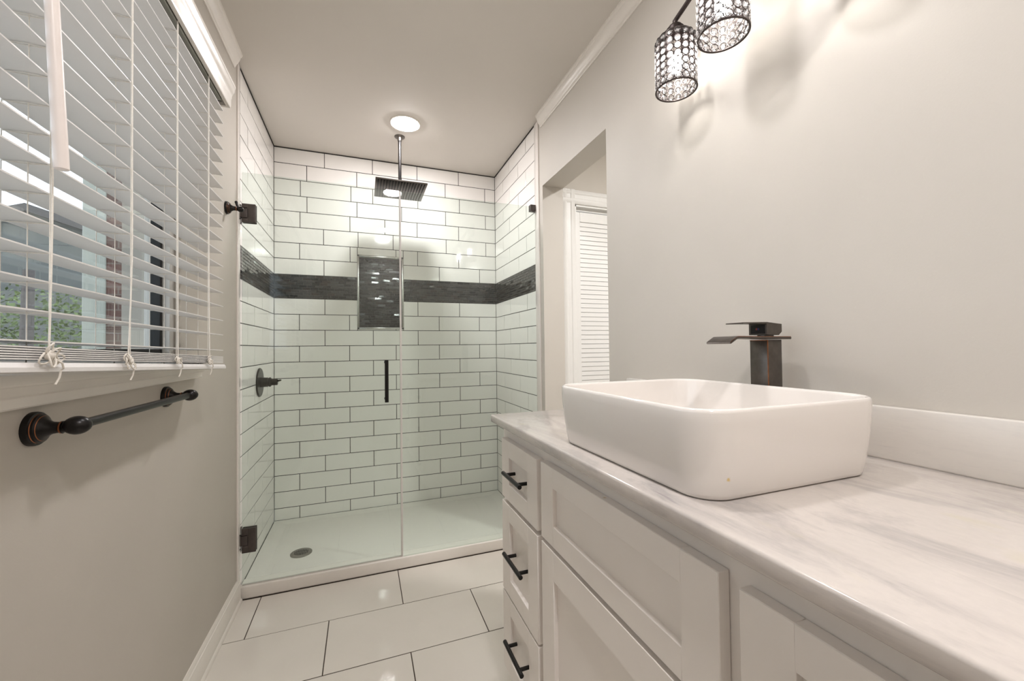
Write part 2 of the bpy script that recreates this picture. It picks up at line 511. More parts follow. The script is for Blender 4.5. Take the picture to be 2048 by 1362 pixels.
tiles(mb, mosaic_rects(0, nd, n2, n3), lambda u, v, h: Vector((n0 + h, u, v)), 0.0018, 0.0016, 0.0007, (0, 0, 1), 0.0008)
tiles(mb, mosaic_rects(0, nd, n2, n3), lambda u, v, h: Vector((n1 - h, u, v)), 0.0018, 0.0016, 0.0007, (0, 0, 1), 0.0008)
nich = mb.build('shower_niche', ['mos1', 'mos2', 'mos3', 'mgrout', 'tile'], wb, smooth=0, fix=False)
nich['label'] = 'recessed niche lined with dark mosaic'
fw = 0.011
mb = MB()
for (x0, x1, z0, z1) in ((n0 - .002, n0 + fw, n2 - .002, n3 + .002), (n1 - fw, n1 + .002, n2 - .002, n3 + .002),
                         (n0 - .002, n1 + .002, n2 - .002, n2 + fw), (n0 - .002, n1 + .002, n3 - fw, n3 + .002)):
    mb.box(x0, x1, -0.004, 0.006, z0, z1, 0.0012)
o = mb.build('niche_frame', 'chrome', nich); o['label'] = 'brushed metal edge trim of the niche'

# ------------------------------------------------------------------ floor, ceiling, painted walls
def grid_floor():
    mb = MB(); mb.mi = 1
    mb.poly([(-0.02, YB, -0.0016), (3.3, YB, -0.0016), (3.3, 0.0, -0.0016), (-0.02, 0.0, -0.0016)])
    rects = []
    ys = [-0.7985, -1.0933]
    while ys[-1] > YB: ys.append(ys[-1] - 0.308)
    for i in range(len(ys) - 1):
        off = 0.0909 if i % 2 == 0 else 0.3994
        xs = [-0.0] + [off + 0.6126 * k for k in range(-1, 6) if 0.004 < off + 0.6126 * k < 3.29] + [3.3]
        for a, b in zip(xs[:-1], xs[1:]): rects.append((a, b, max(ys[i + 1], YB), ys[i]))
    tiles(mb, rects, lambda u, v, h: Vector((u, v, h)), 0.0038, 0.0018, 0.0009, wob=0.00035)
    return mb.build('floor', ['ftile', 'fgrout'], smooth=0)
struct(grid_floor(), 'glossy cream large format tile floor with dark grout', 'floor')

mb = MB(); mb.box(-0.2, 3.4, YB - 0.1, 0.2, CZ, CZ + 0.1)
struct(mb.build('ceiling', 'ceil', smooth=0), 'flat painted ceiling', 'ceiling')

WIN = (-2.92, -1.447, 1.112, 2.02)      # y0 y1 z0 z1 window opening in the left wall
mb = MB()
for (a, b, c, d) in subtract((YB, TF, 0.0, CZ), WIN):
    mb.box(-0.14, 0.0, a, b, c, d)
struct(mb.build('wall_left', 'paint_shaded', smooth=0), 'greige painted left wall around the window', 'wall')
mb = MB(); mb.box(-0.14, -0.002, TF, 0.02, 0, CZ); mb.box(-0.14, RW + 0.13, 0.095, 0.2, 0, CZ)
struct(mb.build('wall_shower_core', 'paint', smooth=0), 'wall body behind the shower tile', 'wall')
DO = (-1.53, -0.885, 0.0, 2.075)
mb = MB()
for (a, b, c, d) in subtract((YB, TF, 0.0, CZ), DO):
    mb.box(RW, RW + 0.13, a, b, c, d)
mb.box(RW + 0.002, RW + 0.13, TF, 0.1, 0, CZ)
struct(mb.build('wall_right', 'paint', smooth=0), 'greige painted right wall with a plain doorway', 'wall')
mb = MB(); mb.box(-0.14, RW + 0.13, YB - 0.1, YB, 0, CZ)
struct(mb.build('wall_front', 'paint', smooth=0), 'painted wall opposite the shower', 'wall')
# hall beyond the doorway
HX0, HX1, HY = RW + 0.13, 3.25, -0.75
CD = (1.795, 2.60, 0.0, 2.045)          # closet door opening
mb = MB()
for (a, b, c, d) in subtract((HX0, HX1, 0.0, CZ), CD):
    mb.box(a, b, HY, HY + 0.1, c, d)
mb.box(HX1, HX1 + 0.1, YB, HY + 0.1, 0, CZ)
mb.box(HX0, HX1, YB - 0.1, YB, 0, CZ)
struct(mb.build('wall_hall', 'paint', smooth=0), 'painted hall wall beyond the doorway', 'wall')
mb = MB(); mb.box(CD[0] - .1, CD[1] + .1, HY + 0.45, HY + 0.5, 0, CZ)
struct(mb.build('wall_closet', 'paint', smooth=0), 'dim wall inside the closet', 'wall')

# white bullnose strips closing the tile edges
mb = MB(); mb.box(-0.001, 0.007, TF - 0.03, TF + 0.004, 0.06, 2.475, 0.003)
struct(mb.build('trim_1', 'porc'), 'white bullnose strip ending the left shower tile', 'trim')
mb = MB(); mb.box(RW - 0.008, RW + 0.001, TF - 0.042, TF + 0.014, 0.06, 2.475, 0.0035)
struct(mb.build('trim_2', 'porc'), 'white bullnose strip ending the right shower tile', 'trim')
# dark shrunken caulk line where tile meets ceiling
mb = MB()
mb.box(0.0, RW, -0.0045, 0.0, CZ - 0.006, CZ - 0.0005)
mb.box(0.0, 0.0045, TF, 0.0, CZ - 0.006, CZ - 0.0005)
mb.box(RW - 0.0045, RW, TF, 0.0, CZ - 0.006, CZ - 0.0005)
struct(mb.build('trim_3', 'grout', smooth=0), 'dark caulk line between shower tile and ceiling', 'trim')

# crown mouldings, baseboard
crown = [(0, 0.062), (0.005, 0.062), (0.007, 0.056), (0.011, 0.053), (0.012, 0.047), (0.016, 0.042), (0.022, 0.030),
         (0.026, 0.020), (0.027, 0.014), (0.031, 0.011), (0.033, 0.005), (0.036, 0.004), (0.036, 0.0), (0, 0)]
mb = MB(); mb.prism(crown, (0, YB, CZ), (1, 0, 0), (0, 0, -1), (0, 1, 0), -0.875 - YB)
struct(mb.build('trim_4', 'trim', smooth=30), 'white crown moulding along the left wall', 'crown moulding')
mb = MB(); mb.prism(crown, (RW, YB, CZ), (-1, 0, 0), (0, 0, -1), (0, 1, 0), -0.872 - YB)
struct(mb.build('trim_5', 'trim', smooth=30), 'white crown moulding along the right wall', 'crown moulding')
base = [(0, 0), (0.0185, 0), (0.0185, 0.008), (0.0165, 0.014), (0.0125, 0.018), (0.012, 0.078), (0.0105, 0.081), (0.0105, 0.088),
        (0.0075, 0.092), (0.007, 0.098), (0.004, 0.103), (0.003, 0.107), (0, 0.107)]
mb = MB(); mb.prism(base, (0, YB, 0.0), (1, 0, 0), (0, 0, 1), (0, 1, 0), -0.81 - YB)
struct(mb.build('baseboard_left', 'trim', smooth=30), 'white stepped baseboard along the left wall', 'baseboard')

# ------------------------------------------------------------------ shower pan
t = thing('shower_pan', 'low white acrylic shower pan with a raised front curb', 'shower pan', (RW / 2, -0.4, 0))
mb = MB()
x0, x1, y1, y0 = 0.003, RW - 0.003, -0.003, -0.725
zo, zi, w = 0.046, 0.034, 0.075
o4 = [(x0, y0, zo), (x1, y0, zo), (x1, y1, zo), (x0, y1, zo)]
i4 = [(x0 + w, y0 + .03, zi), (x1 - w, y0 + .03, zi), (x1 - w, y1 - .05, zi), (x0 + w, y1 - .05, zi)]
O = [mb.bm.verts.new(p) for p in o4]; I = [mb.bm.verts.new(p) for p in i4]
for k in range(4):
    q = (k + 1) % 4; mb.bm.faces.new((O[k], O[q], I[q], I[k]))
mb.bm.faces.new(I)
mb.build('pan_floor', 'pan', t, smooth=0)
mb = MB(); mb.box(x0, x1, -0.797, -0.72, 0.0, 0.060, 0.007, 3)
mb.build('curb', 'trim', t)
mb = MB()
mb.lathe([(0, 0.054), (0.003, 0.054), (0.0045, 0.051), (0.0045, 0.0)], (0.218, -0.493, zi), (0, 0, 1), 40, cap=False)
mb.mi = 1
for k in range(-4, 5):
    xx = 0.218 + k * 0.0078
    ln = math.sqrt(max(0, 0.036 ** 2 - (k * 0.0078) ** 2))
    for s in (-1, 1):
        a = -0.493 + (0.002 if s > 0 else -ln * 0.86); b = -0.493 + (ln * 0.86 if s > 0 else -0.002)
        if b - a > 0.004: mb.box(xx - 0.0021, xx + 0.0021, a, b, zi + 0.004, zi + 0.0052)
o = mb.build('drain_cover', ['drain', 'dark'], t, smooth=30); o['label'] = 'round steel slotted drain cover'

# ------------------------------------------------------------------ shower glass
GY0, GY1, GZ0, GZ1 = -0.790, -0.780, 0.066, 1.982
door = thing('shower_door', 'clear glass hinged shower door on black wall hinges', 'shower door', (0.0, -0.785, 0.06))
mb = MB(); mb.box(0.012, 0.7222, GY0, GY1, GZ0, GZ1); mb.build('glass_pane', 'showerglass', door, smooth=0)
mb = MB(); mb.box(0.7222, 0.7312, GY0 - .0015, GY1 + .0015, GZ0, GZ1 - 0.002)
o = mb.build('edge_seal', 'seal', door, smooth=0); o['label'] = 'clear vinyl strip down the closing edge'
mb = MB(); mb.box(0.012, 0.7285, GY0 + .002, GY1 - .002, 0.0605, GZ0)
o = mb.build('bottom_seal', 'seal', door, smooth=0); o['label'] = 'clear vinyl sweep under the door'
def hinge(z0, z1):
    mb = MB()
    zc = (z0 + z1) / 2
    # wall plate
    mb.box(-0.001, 0.006, -0.812, -0.758, z0 + .002, z1 - .002, 0.001)
    # clamp plates, front and back of the glass, notched for the knuckle
    for (ya, yb) in ((GY0 - 0.0095, GY0 - 0.0003), (GY1 + 0.0003, GY1 + 0.0095)):
        mb.box(0.034, 0.069, ya, yb, z0, z1, 0.003, 3)
        mb.box(0.012, 0.040, ya, yb, z0, zc - 0.024, 0.003, 3)
        mb.box(0.012, 0.040, ya, yb, zc + 0.024, z1, 0.003, 3)
    # knuckle block
    mb.box(0.004, 0.036, GY0 - 0.009, GY1 + 0.009, zc - 0.0225, zc + 0.0225, 0.002)
    mb.mi = 1
    mb.box(0.0355, 0.0375, GY0 - 0.0098, GY0 - 0.006, zc - 0.020, zc + 0.020)
    for s in (-1, 1):
        mb.lathe([(0, .0032), (.0025, .0032), (.0032, .002)], (0.0075, GY0 - 0.016, zc + s * 0.032), (1, 0, -0.2), 10)
    o = mb.build('hinge', ['hinge', 'black'], door); o['label'] = 'square dark bronze glass hinge'
hinge(1.745, 1.833); hinge(0.212, 0.325)
mb = MB()
hx = 0.652
mb.tube([(hx, -0.838, 0.875), (hx, -0.838, 1.090)], 0.0095, 18)
for z in (0.888, 1.077):
    mb.tube([(hx, -0.838, z), (hx, GY0 - 0.0002, z)], 0.0078, 14)
    mb.lathe([(0, .0095), (.006, .0095)], (hx, GY1, z), (0, 1, 0), 16)
mb.build('handle', 'black', door)
fp = thing('glass_panel', 'clear fixed glass panel between shower door and right tile wall', 'glass panel', (1.12, -0.785, 0.06))
mb = MB(); mb.box(0.733, RW - 0.003, GY0, GY1, 0.0605, GZ1); mb.build('glass_pane', 'showerglass', fp, smooth=0)
mb = MB(); mb.box(1.474, RW - 0.002, GY0 - 0.011, GY1 + 0.011, 1.954, 1.992, 0.002)
mb.lathe([(0, .006), (.004, .006), (.005, .003)], (1.492, GY0 - 0.006, 1.952), (0, 0, -1), 12)
o = mb.build('clip', 'hinge', fp); o['label'] = 'small dark bronze glass clip'

# ------------------------------------------------------------------ shower head and valve
sh = thing('rain_shower', 'square dark rain shower head on a ceiling arm', 'shower head', (0.763, -0.382, CZ))
mb = MB()
mb.lathe([(0, .032), (.003, .032), (.006, .029), (.010, .017), (.020, .014), (.028, .0125)], (0.763, -0.382, CZ), (0, 0, -1), 32)
mb.build('ceiling_flange', 'orb2', sh)
mb = MB(); mb.tube([(0.763, -0.382, CZ - .02), (0.763, -0.382, 2.165)], 0.0098, 20); mb.build('arm', 'orb', sh)
mb = MB(); mb.lathe([(0, .019), (.012, .019), (.018, .014)], (0.763, -0.382, 2.145), (0, 0, 1), 24)
hw = 0.150
mb.box(0.763 - hw, 0.763 + hw, -0.382 - hw, -0.382 + hw, 2.138, 2.147, 0.0015)
mb.build('head_plate', 'orb2', sh)
mb = MB()
for k in range(17):
    xx = 0.763 - hw + 0.016 + k * (2 * hw - 0.032) / 16
    mb.box(xx - 0.0045, xx + 0.0045, -0.382 - hw + .008, -0.382 + hw - .008, 2.1345, 2.1385, 0.0012)
mb.build('nozzle_rows', 'orb', sh)

vv = thing('shower_valve', 'round dark bronze shower valve on the left tile wall', 'shower valve', (0.0, -0.40, 0.968))
mb = MB(); mb.lathe([(0.0005, .080), (.004, .080), (.008, .076), (.009, .030)], (0, -0.40, 0.968), (1, 0, 0), 48)
mb.build('escutcheon', 'valve', vv)
mb = MB()
mb.lathe([(0.008, .027), (.044, .026), (.0445, .023), (.049, .023), (.0495, .0265), (.055, .0265), (.060, .021), (.0605, .019), (.088, .0185), (.090, .016)],
         (0, -0.40, 0.968), (1, 0, 0), 36)
mb.tube([(0.085, -0.40, 0.972), (0.100, -0.404, 0.976), (0.108, -0.406, 0.977)], [0.006, 0.0055, 0.004], 12)
mb.build('handle', 'valve', vv)

# ------------------------------------------------------------------ recessed lights, two of them added fill
def can(name, x, y, lens, label, group=None):
    t = thing(name, label, 'ceiling light', (x, y, CZ), group)
    mb = MB(); mb.lathe([(0.0, .088), (.003, .088), (.006, .083), (.0045, .0755), (.0015, .0745)], (x, y, CZ), (0, 0, -1), 48, cap=False)
    mb.build('trim_ring', 'trim', t)
    mb = MB(); mb.lathe([(0.0005, .075), (.006, .070), (.0125, .045), (.015, .0)], (x, y, CZ), (0, 0, -1), 48, cap=False)
    o = mb.build('light_lens', lens, t); o['label'] = 'glowing white lens'
    return t
can('recessed_light', 0.781, -0.55, 'lens_s', 'round lit recessed light in the ceiling over the shower')
can('recessed_light', 0.784, -2.15, 'lens_r', 'recessed ceiling light over the middle of the room, seen as a reflection')
can('recessed_light', 0.784, -3.30, 'lens_fill_rear', 'added fill light in the ceiling at the near end of the room, out of view')  # unseen can, added to brighten the room and shower wall
can('recessed_light', 2.30, -2.00, 'lens_fill_hall', 'added unseen fill light in the hall ceiling beyond the doorway')  # unseen can, added to light the hall

# ------------------------------------------------------------------ vanity light
vl = thing('vanity_light', 'three light vanity fixture with crystal studded cylinder shades', 'wall light', (RW, -2.245, 2.245))
BP = Vector((1.462, -2.245, 2.245))
mb = MB(); mb.lathe([(0, .062), (.012, .062), (.018, .056), (.020, .030), (.040, .022), (.052, .020)], (RW, -2.245, 2.245), (-1, 0, 0), 40)
mb.build('backplate', 'lampmetal', vl)
def shade(cx, cy, zb):
    H, R = 0.165, 0.0575
    zt_ = zb + H
    top = Vector((cx, cy, zb + 0.208))
    mb = MB(); mb.tube([BP, top + Vector((0, 0, 0.004)), ], 0.0068, 14)
    mb.sphere(top + Vector((0, 0, .003)), 0.0075)
    mb.tube([top, (cx, cy, zb + 0.19)], 0.0070, 14)
    mb.build('arm', 'lampmetal', vl)
    mb = MB()
    mb.lathe([(0, .010), (.003, .019), (.010, .021), (.012, .026), (.026, .027), (.028, .024), (.045, .018), (.050, .016)], (cx, cy, zb + 0.198), (0, 0, -1), 32)
    mb.build('socket_cup', 'lampmetal', vl)
    # shade: shoulder, rims and ring lattice
    mb = MB()
    mb.lathe([(0.0, .026), (.003, .040), (.010, .051), (.020, R), (.0235, R + .0006), (.0235, R - .0016), (.019, R - .0018), (.009, .049), (.002, .039), (-.001, .026)],
             (cx, cy, zt_ + 0.004), (0, 0, -1), 48, cap=False)
    for z in (zb,):
        mb.tube([(cx + R * math.cos(a), cy + R * math.sin(a), z + .002) for a in [k * 2 * PI / 48 for k in range(48)]], 0.0026, 8, closed=True)
    NC = 17; NR = 7; rr = 0.0101
    z_lo, z_hi = zb + 0.0135, zb + 0.0135 + 6 * 0.0214
    cb = MB()
    for i in range(NR):
        z = z_lo + (z_hi - z_lo) * i / (NR - 1)
        for k in range(NC):
            a = k * 2 * PI / NC
            n = Vector((math.cos(a), math.sin(a), 0)); tt = Vector((-math.sin(a), math.cos(a), 0)); c = Vector((cx, cy, z)) + n * R
            pts = []
            for q in range(14):
                b_ = q * 2 * PI / 14
                off = tt * math.cos(b_) * rr + Vector((0, 0, 1)) * math.sin(b_) * rr
                p = c + off; rad = Vector((p.x - cx, p.y - cy, 0)); rad = rad.normalized() * R
                pts.append(Vector((cx + rad.x, cy + rad.y, p.z)))
            mb.tube(pts, 0.0011, 5, closed=True)
            # faceted lens crystal
            cc = c
            rg = []
            for (h, r_) in ((-.0028, .0035), (-.0006, .0088), (.0006, .0088), (.0030, .0042)):
                rg.append([cc + n * h + tt * math.cos(q * 2 * PI / 8 + .2) * r_ + Vector((0, 0, 1)) * math.sin(q * 2 * PI / 8 + .2) * r_ for q in range(8)])
            cb.loft(rg)
    # thin uprights carrying the rings
    for k in range(NC):
        a = (k + 0.5) * 2 * PI / NC
        mb.tube([(cx + R * math.cos(a), cy + R * math.sin(a), zb), (cx + R * math.cos(a), cy + R * math.sin(a), zb + H - .018)], 0.0005, 4)
    so = mb.build('lamp_shade', 'lampmetal', vl); so['label'] = 'dark metal ring lattice shade'
    co = cb.build('crystal_beads', 'crystal', so, smooth=0); co['label'] = 'clear cut crystal discs'
    mb = MB()
    mb.sphere((cx, cy, zb + 0.078), 0.019, sz=1.35)
    bo = mb.build('bulb', 'bulb', vl); bo['label'] = 'lit white bulb'
    mb = MB(); mb.lathe([(0, .013), (.04, .016), (.05, .018)], (cx, cy, zb + 0.152), (0, 0, -1), 20)
    mb.build('bulb_base', 'trim', vl)
shade(1.425, -2.036, 1.912)
shade(1.380, -2.245, 1.912)
shade(1.425, -2.454, 1.912)

# ------------------------------------------------------------------ vanity cabinet, counter, sink, faucet
VF = 0.965            # front face of doors and drawers
vn = thing('vanity_cabinet', 'white shaker vanity cabinet with black bar pulls under marble counter', 'cabinet', (1.25, -2.31, 0.0))
mb = MB()
mb.box(0.985, RW - 0.002, -2.935, -1.69, 0.10, 0.894)
mb.box(1.045, RW - 0.002, -2.925, -1.70, 0.0, 0.10)
mb.build('body', 'cab', vn, smooth=0)
def shaker(y0, y1, z0, z1, st, rt, rb=None):
    rb = rb or rt
    mb = MB()
    x0, x1 = VF, VF + 0.0195
    e = 0.0012
    mb.box(x0, x1, y0, y0 + st, z0, z1, e, 1)
    mb.box(x0, x1, y1 - st, y1, z0, z1, e, 1)
    mb.box(x0, x1, y0 + st - e, y1 - st + e, z1 - rt, z1, e, 1)
    mb.box(x0, x1, y0 + st - e, y1 - st + e, z0, z0 + rb, e, 1)
    mb.box(x0 + 0.0105, x1 - 0.001, y0 + st - .004, y1 - st + .004, z0 + rb - .004, z1 - rt + .004)
    return mb
def pull(parent, yc, zc, vertical=False, L=0.142):
    mb = MB(); xb = 0.9445; h = L / 2; s = 0.048
    if vertical:
        mb.tube([(xb, yc, zc - h), (xb, yc, zc + h)], 0.0062, 16)
        for q in (-s, s): mb.tube([(xb, yc, zc + q), (VF, yc, zc + q)], 0.0052, 14)
    else:
        mb.tube([(xb, yc - h, zc), (xb, yc + h, zc)], 0.0062, 16)
        for q in (-s, s): mb.tube([(xb, yc + q, zc), (VF + 0.0105, yc + q, zc)], 0.0052, 14)
    o = mb.build('bar_pull', 'black', parent); o['label'] = 'matte black bar pull'
for (ya, yb) in ((-2.008, -1.724), (-2.900, -2.617)):
    for (z0, z1) in ((0.664, 0.852), (0.368, 0.651), (0.120, 0.362)):
        d = shaker(ya, yb, z0, z1, 0.068, 0.052).build('drawer', 'cab', vn)
        pull(d, (ya + yb) / 2, (z0 + z1) / 2)
fpn = shaker(-2.587, -2.034, 0.664, 0.855, 0.068, 0.050).build('false_drawer_front', 'cab_front', vn)
fpn['label'] = 'wide recessed panel below the sink'
dd = shaker(-2.587, -2.034, 0.120, 0.653, 0.068, 0.070).build('door', 'cab', vn)
pull(dd, -2.587 + 0.034, 0.55, True)

ct = thing('countertop', 'white marble vanity counter with soft grey veins', 'countertop', (1.23, -2.31, 0.895))
mb = MB(); mb.box(0.945, RW - 0.001, -2.96, -1.668, 0.8945, 0.920, 0.005, 3); mb.build('slab', 'marble', ct)
mb = MB(); mb.box(RW - 0.0195, RW - 0.001, -2.96, -1.672, 0.9195, 1.023, 0.003, 2)
o = mb.build('backsplash', 'marble2', ct); o['label'] = 'low white marble backsplash strip'

def rrect(cx, cy, hx_, hy_, r, z, n=10):
    pts = []
    for (sx, sy, a0) in ((1, 1, 0), (-1, 1, PI / 2), (-1, -1, PI), (1, -1, 3 * PI / 2)):
        for k in range(n + 1):
            a = a0 + k / n * PI / 2
            pts.append(Vector((cx + sx * (hx_ - r) + r * math.cos(a), cy + sy * (hy_ - r) + r * math.sin(a), z)))
    return pts
sk = thing('vessel_sink', 'white rectangular vessel sink with rounded corners on marble counter', 'sink', (1.185, -2.32, 0.92))
cx, cy, HX, HY2 = 1.184, -2.322, 0.206, 0.236
mb = MB()
rings = []
ZR = 1.0555
for (ins, z, r) in ((0.024, 0.9203, .045), (0.018, 0.9208, .048), (0.0145, 0.923, .05), (0.0125, 0.929, .053), (0.0085, 0.950, .056), (0.0045, 0.98, .058), (0.0015, 1.01, .060),
                    (0.0, 1.035, .062), (0.0, ZR - .006, .062), (0.0012, ZR - .002, .061), (0.0045, ZR, .058), (0.0085, ZR - .0012, .055), (0.0102, ZR - .006, .053),
                    (0.014, 1.00, .055), (0.022, 0.965, .06), (0.035, 0.948, .065), (0.06, 0.940, .07), (0.11, 0.937, .07), (0.17, 0.935, .03)):
    rings.append(rrect(cx, cy, HX - ins, HY2 - ins, max(0.02, 0.062 - ins * 0.85) if ins < 0.04 else r, z, 14))
mb.loft(rings)
mb.build('bowl', 'porc_sink', sk, smooth=60)
mb = MB(); mb.lathe([(0, .022), (.002, .022), (.003, .019), (.003, 0)], (cx, cy, 0.9352), (0, 0, 1), 24, cap=False)
mb.build('drain_ring', 'orb', sk)

fc = thing('faucet', 'square dark bronze waterfall faucet with copper edges behind the sink', 'faucet', (1.438, -2.295, 0.92))
fx0, fx1, fy0, fy1 = 1.415, 1.461, -2.318, -2.272
mb = MB(); mb.box(fx0, fx1, fy0, fy1, 0.9202, 1.158, 0.0012, 2)
mb.mi = 1
for (x, y) in ((fx0, fy0),):
    mb.box(x - 0.0004 if x == fx0 else x - .001, x + 0.0012, y - 0.0004 if y == fy0 else y - .0012, y + (0.0012 if y == fy0 else .0004), 0.9202, 1.157)
mb.box(fx0 - .0004, fx0 + .001, fy0, fy1, 1.1560, 1.1578)
mb.build('body', ['orb2', 'copper'], fc)
# spout: flat plate with a turned-down lip
mb = MB()
py0, py1 = -2.328, -2.263
prof = [(1.478, 1.1655), (1.313, 1.1665), (1.309, 1.1655), (1.290, 1.1545), (1.288, 1.1515), (1.2905, 1.1495), (1.311, 1.1610), (1.316, 1.1615), (1.478, 1.1590), (1.4795, 1.162)]
mb.prism(prof, (0, py0, 0), (1, 0, 0), (0, 0, 1), (0, 1, 0), py1 - py0)
mb.mi = 1
edge = [(1.478, 1.1652), (1.313, 1.1662), (1.309, 1.1652), (1.290, 1.1542), (1.2885, 1.1515), (1.289, 1.153), (1.3085, 1.1645), (1.313, 1.1652), (1.478, 1.1642)]
mb.prism(edge, (0, py0 - .0003, 0), (1, 0, 0), (0, 0, 1), (0, 1, 0), 0.0012)
mb.build('spout', ['orb2', 'copper'], fc, smooth=30)
mb = MB()
mb.lathe([(0, .017), (.004, .017)], (1.438, -2.295, 1.1652), (0, 0, 1), 24)
blk = [(1.413, 1.1955), (1.413, 1.1700), (1.452, 1.1690), (1.462, 1.1770), (1.462, 1.1945), (1.413, 1.1985), (1.340, 1.1972), (1.3385, 1.1955)]
blk = [(1.413, 1.1700), (1.452, 1.1690), (1.462, 1.1770), (1.462, 1.1950), (1.413, 1.1992), (1.340, 1.1975), (1.3385, 1.1962), (1.340, 1.1950), (1.413, 1.1958)]
mb.prism(blk, (0, -2.318, 0), (1, 0, 0), (0, 0, 1), (0, 1, 0), 0.046)
mb.build('lever', 'orb2', fc, smooth=30)
mb = MB(); mb.box(1.4120, 1.4132, -2.3135, -2.2770, 1.1725, 1.1935, 0.0004, 1)
mb.mi = 1; mb.lathe([(0, .0026), (.0006, .0026)], (1.4121, -2.2930, 1.1835), (-1, 0, 0), 12)
mb.mi = 2; mb.lathe([(0, .0026), (.0006, .0026)], (1.4121, -2.2975, 1.1835), (-1, 0, 0), 12)
o = mb.build('temperature_mark', ['black', 'led_red', 'led_blue'], fc); o['label'] = 'red and blue dot'

# ------------------------------------------------------------------ towel bar, robe hook, small post
def post_profile(base, reach, neck, s=1.0):
    """flared bell from the wall to a slim neck"""
    b, L, n = base, reach, neck
    pr = [(0.0, b), (.006 * s, b), (.0085 * s, b * .97), (.0095 * s, b * .86), (.0105 * s, b * .84), (.0135 * s, b * .83), (.0150 * s, b * .74), (.0160 * s, b * .72),
          (L * .42, b * .52), (L * .60, b * .36), (L * .80, n * 1.12), (L * .84, n * 1.3), (L * .89, n * 1.3), (L * .92, n * 1.05), (L, n)]
    mats = [0, 0, 0, 1, 0, 0, 1, 0, 0, 0, 0, 1, 0, 0, 0]
    return pr, mats
def post(y, z, base, reach, neck, s=1.0):
    mb = MB(); pr, ms = post_profile(base, reach, neck, s)
    mb.lathe(pr, (0, y, z), (1, 0, 0), 36, mats=ms)
    return mb
tb = thing('towel_bar', 'oil rubbed bronze towel bar on the wall below the window', 'towel bar', (0.0, -1.79, 1.015))
TBX = 0.060
for y in (-2.040, -1.538):
    mb = post(y, 1.015, 0.0295, 0.046, 0.0085)
    mb.sphere((TBX, y, 1.017), 0.0165, sx=1.2)
    mb.build('mounting_post', ['orb', 'copper'], tb)
mb = MB(); mb.tube([(TBX, -2.040, 1.017), (TBX, -1.538, 1.017)], 0.0086, 20)
o = mb.build('bar', 'orb', tb)
rh = thing('robe_hook', 'oil rubbed bronze robe hook on the wall beside the shower door', 'robe hook', (0, -0.981, 1.75))
mb = post(-0.981, 1.75, 0.0265, 0.044, 0.0075)
mb.sphere((0.052, -0.981, 1.748), 0.0115, sx=1.15)
mb.build('mounting_post', ['orb', 'copper'], rh)
mb = MB(); mb.tube([(0.044, -0.981, 1.752), (0.039, -0.981, 1.768), (0.037, -0.981, 1.776)], [0.005, 0.005, 0.0056], 12)
mb.sphere((0.0368, -0.981, 1.777), 0.0062)
mb.build('prong', 'orb', rh)
ph = thing('paper_holder', 'dark ball tip of a wall mounted holder at the left picture edge', 'paper holder', (0, -2.255, 0.885))
mb = post(-2.262, 0.885, 0.0295, 0.046, 0.0085); mb.sphere((0.060, -2.262, 0.887), 0.0155, sx=1.2)
mb.build('mounting_post', ['orb', 'copper'], ph)
mb = MB(); mb.tube([(0.060, -2.262, 0.887), (0.060, -2.41, 0.887)], 0.0086, 16); mb.build('roller', 'orb', ph)

# ------------------------------------------------------------------ window
win = MB()
wy0, wy1, wz0, wz1 = WIN
def frame(mb, x0, x1, y0, y1, z0, z1, w, bev=0.0015):
    mb.box(x0, x1, y0, y0 + w, z0, z1, bev, 1); mb.box(x0, x1, y1 - w, y1, z0, z1, bev, 1)
    mb.box(x0, x1, y0 + w, y1 - w, z0, z0 + w, bev, 1); mb.box(x0, x1, y0 + w, y1 - w, z1 - w, z1, bev, 1)
frame(win, -0.075, -0.012, wy0, wy1, wz0, wz1, 0.028)
w1 = win.build('window_1', 'vinyl', smooth=0); struct(w1, 'white framed window behind the blinds', 'window')
mb = MB(); frame(mb, -0.055, -0.030, wy0 + .028, wy1 - .028, wz0 + .028, wz1 - .028, 0.014)
o = mb.build('gasket', 'gasket', w1, smooth=0); o['label'] = 'black seal round the pane'
mb = MB(); mb.box(-0.046, -0.042, wy0 + .04, wy1 - .04, wz0 + .04, wz1 - .04)
mb.build('window_pane', 'winglass', w1, smooth=0)
# stool and apron
mb = MB()
mb.box(-0.012, 0.0425, -3.05, -1.325, 1.0935, 1.1165, 0.004, 3)
struct(mb.build('trim_6', 'trim'), 'white window stool under the blinds', 'window stool')
apr = [(0, 1.056), (0.016, 1.056), (0.019, 1.059), (0.0195, 1.074), (0.022, 1.0765), (0.027, 1.0785), (0.031, 1.084), (0.036, 1.0935), (0, 1.0935)]
mb = MB(); mb.prism([(a, b - 1.0) for a, b in apr], (0, -3.05, 1.0), (1, 0, 0), (0, 0, 1), (0, 1, 0), 3.05 - 1.312)
struct(mb.build('trim_7', 'trim', smooth=30), 'white apron moulding below the window stool', 'apron moulding')

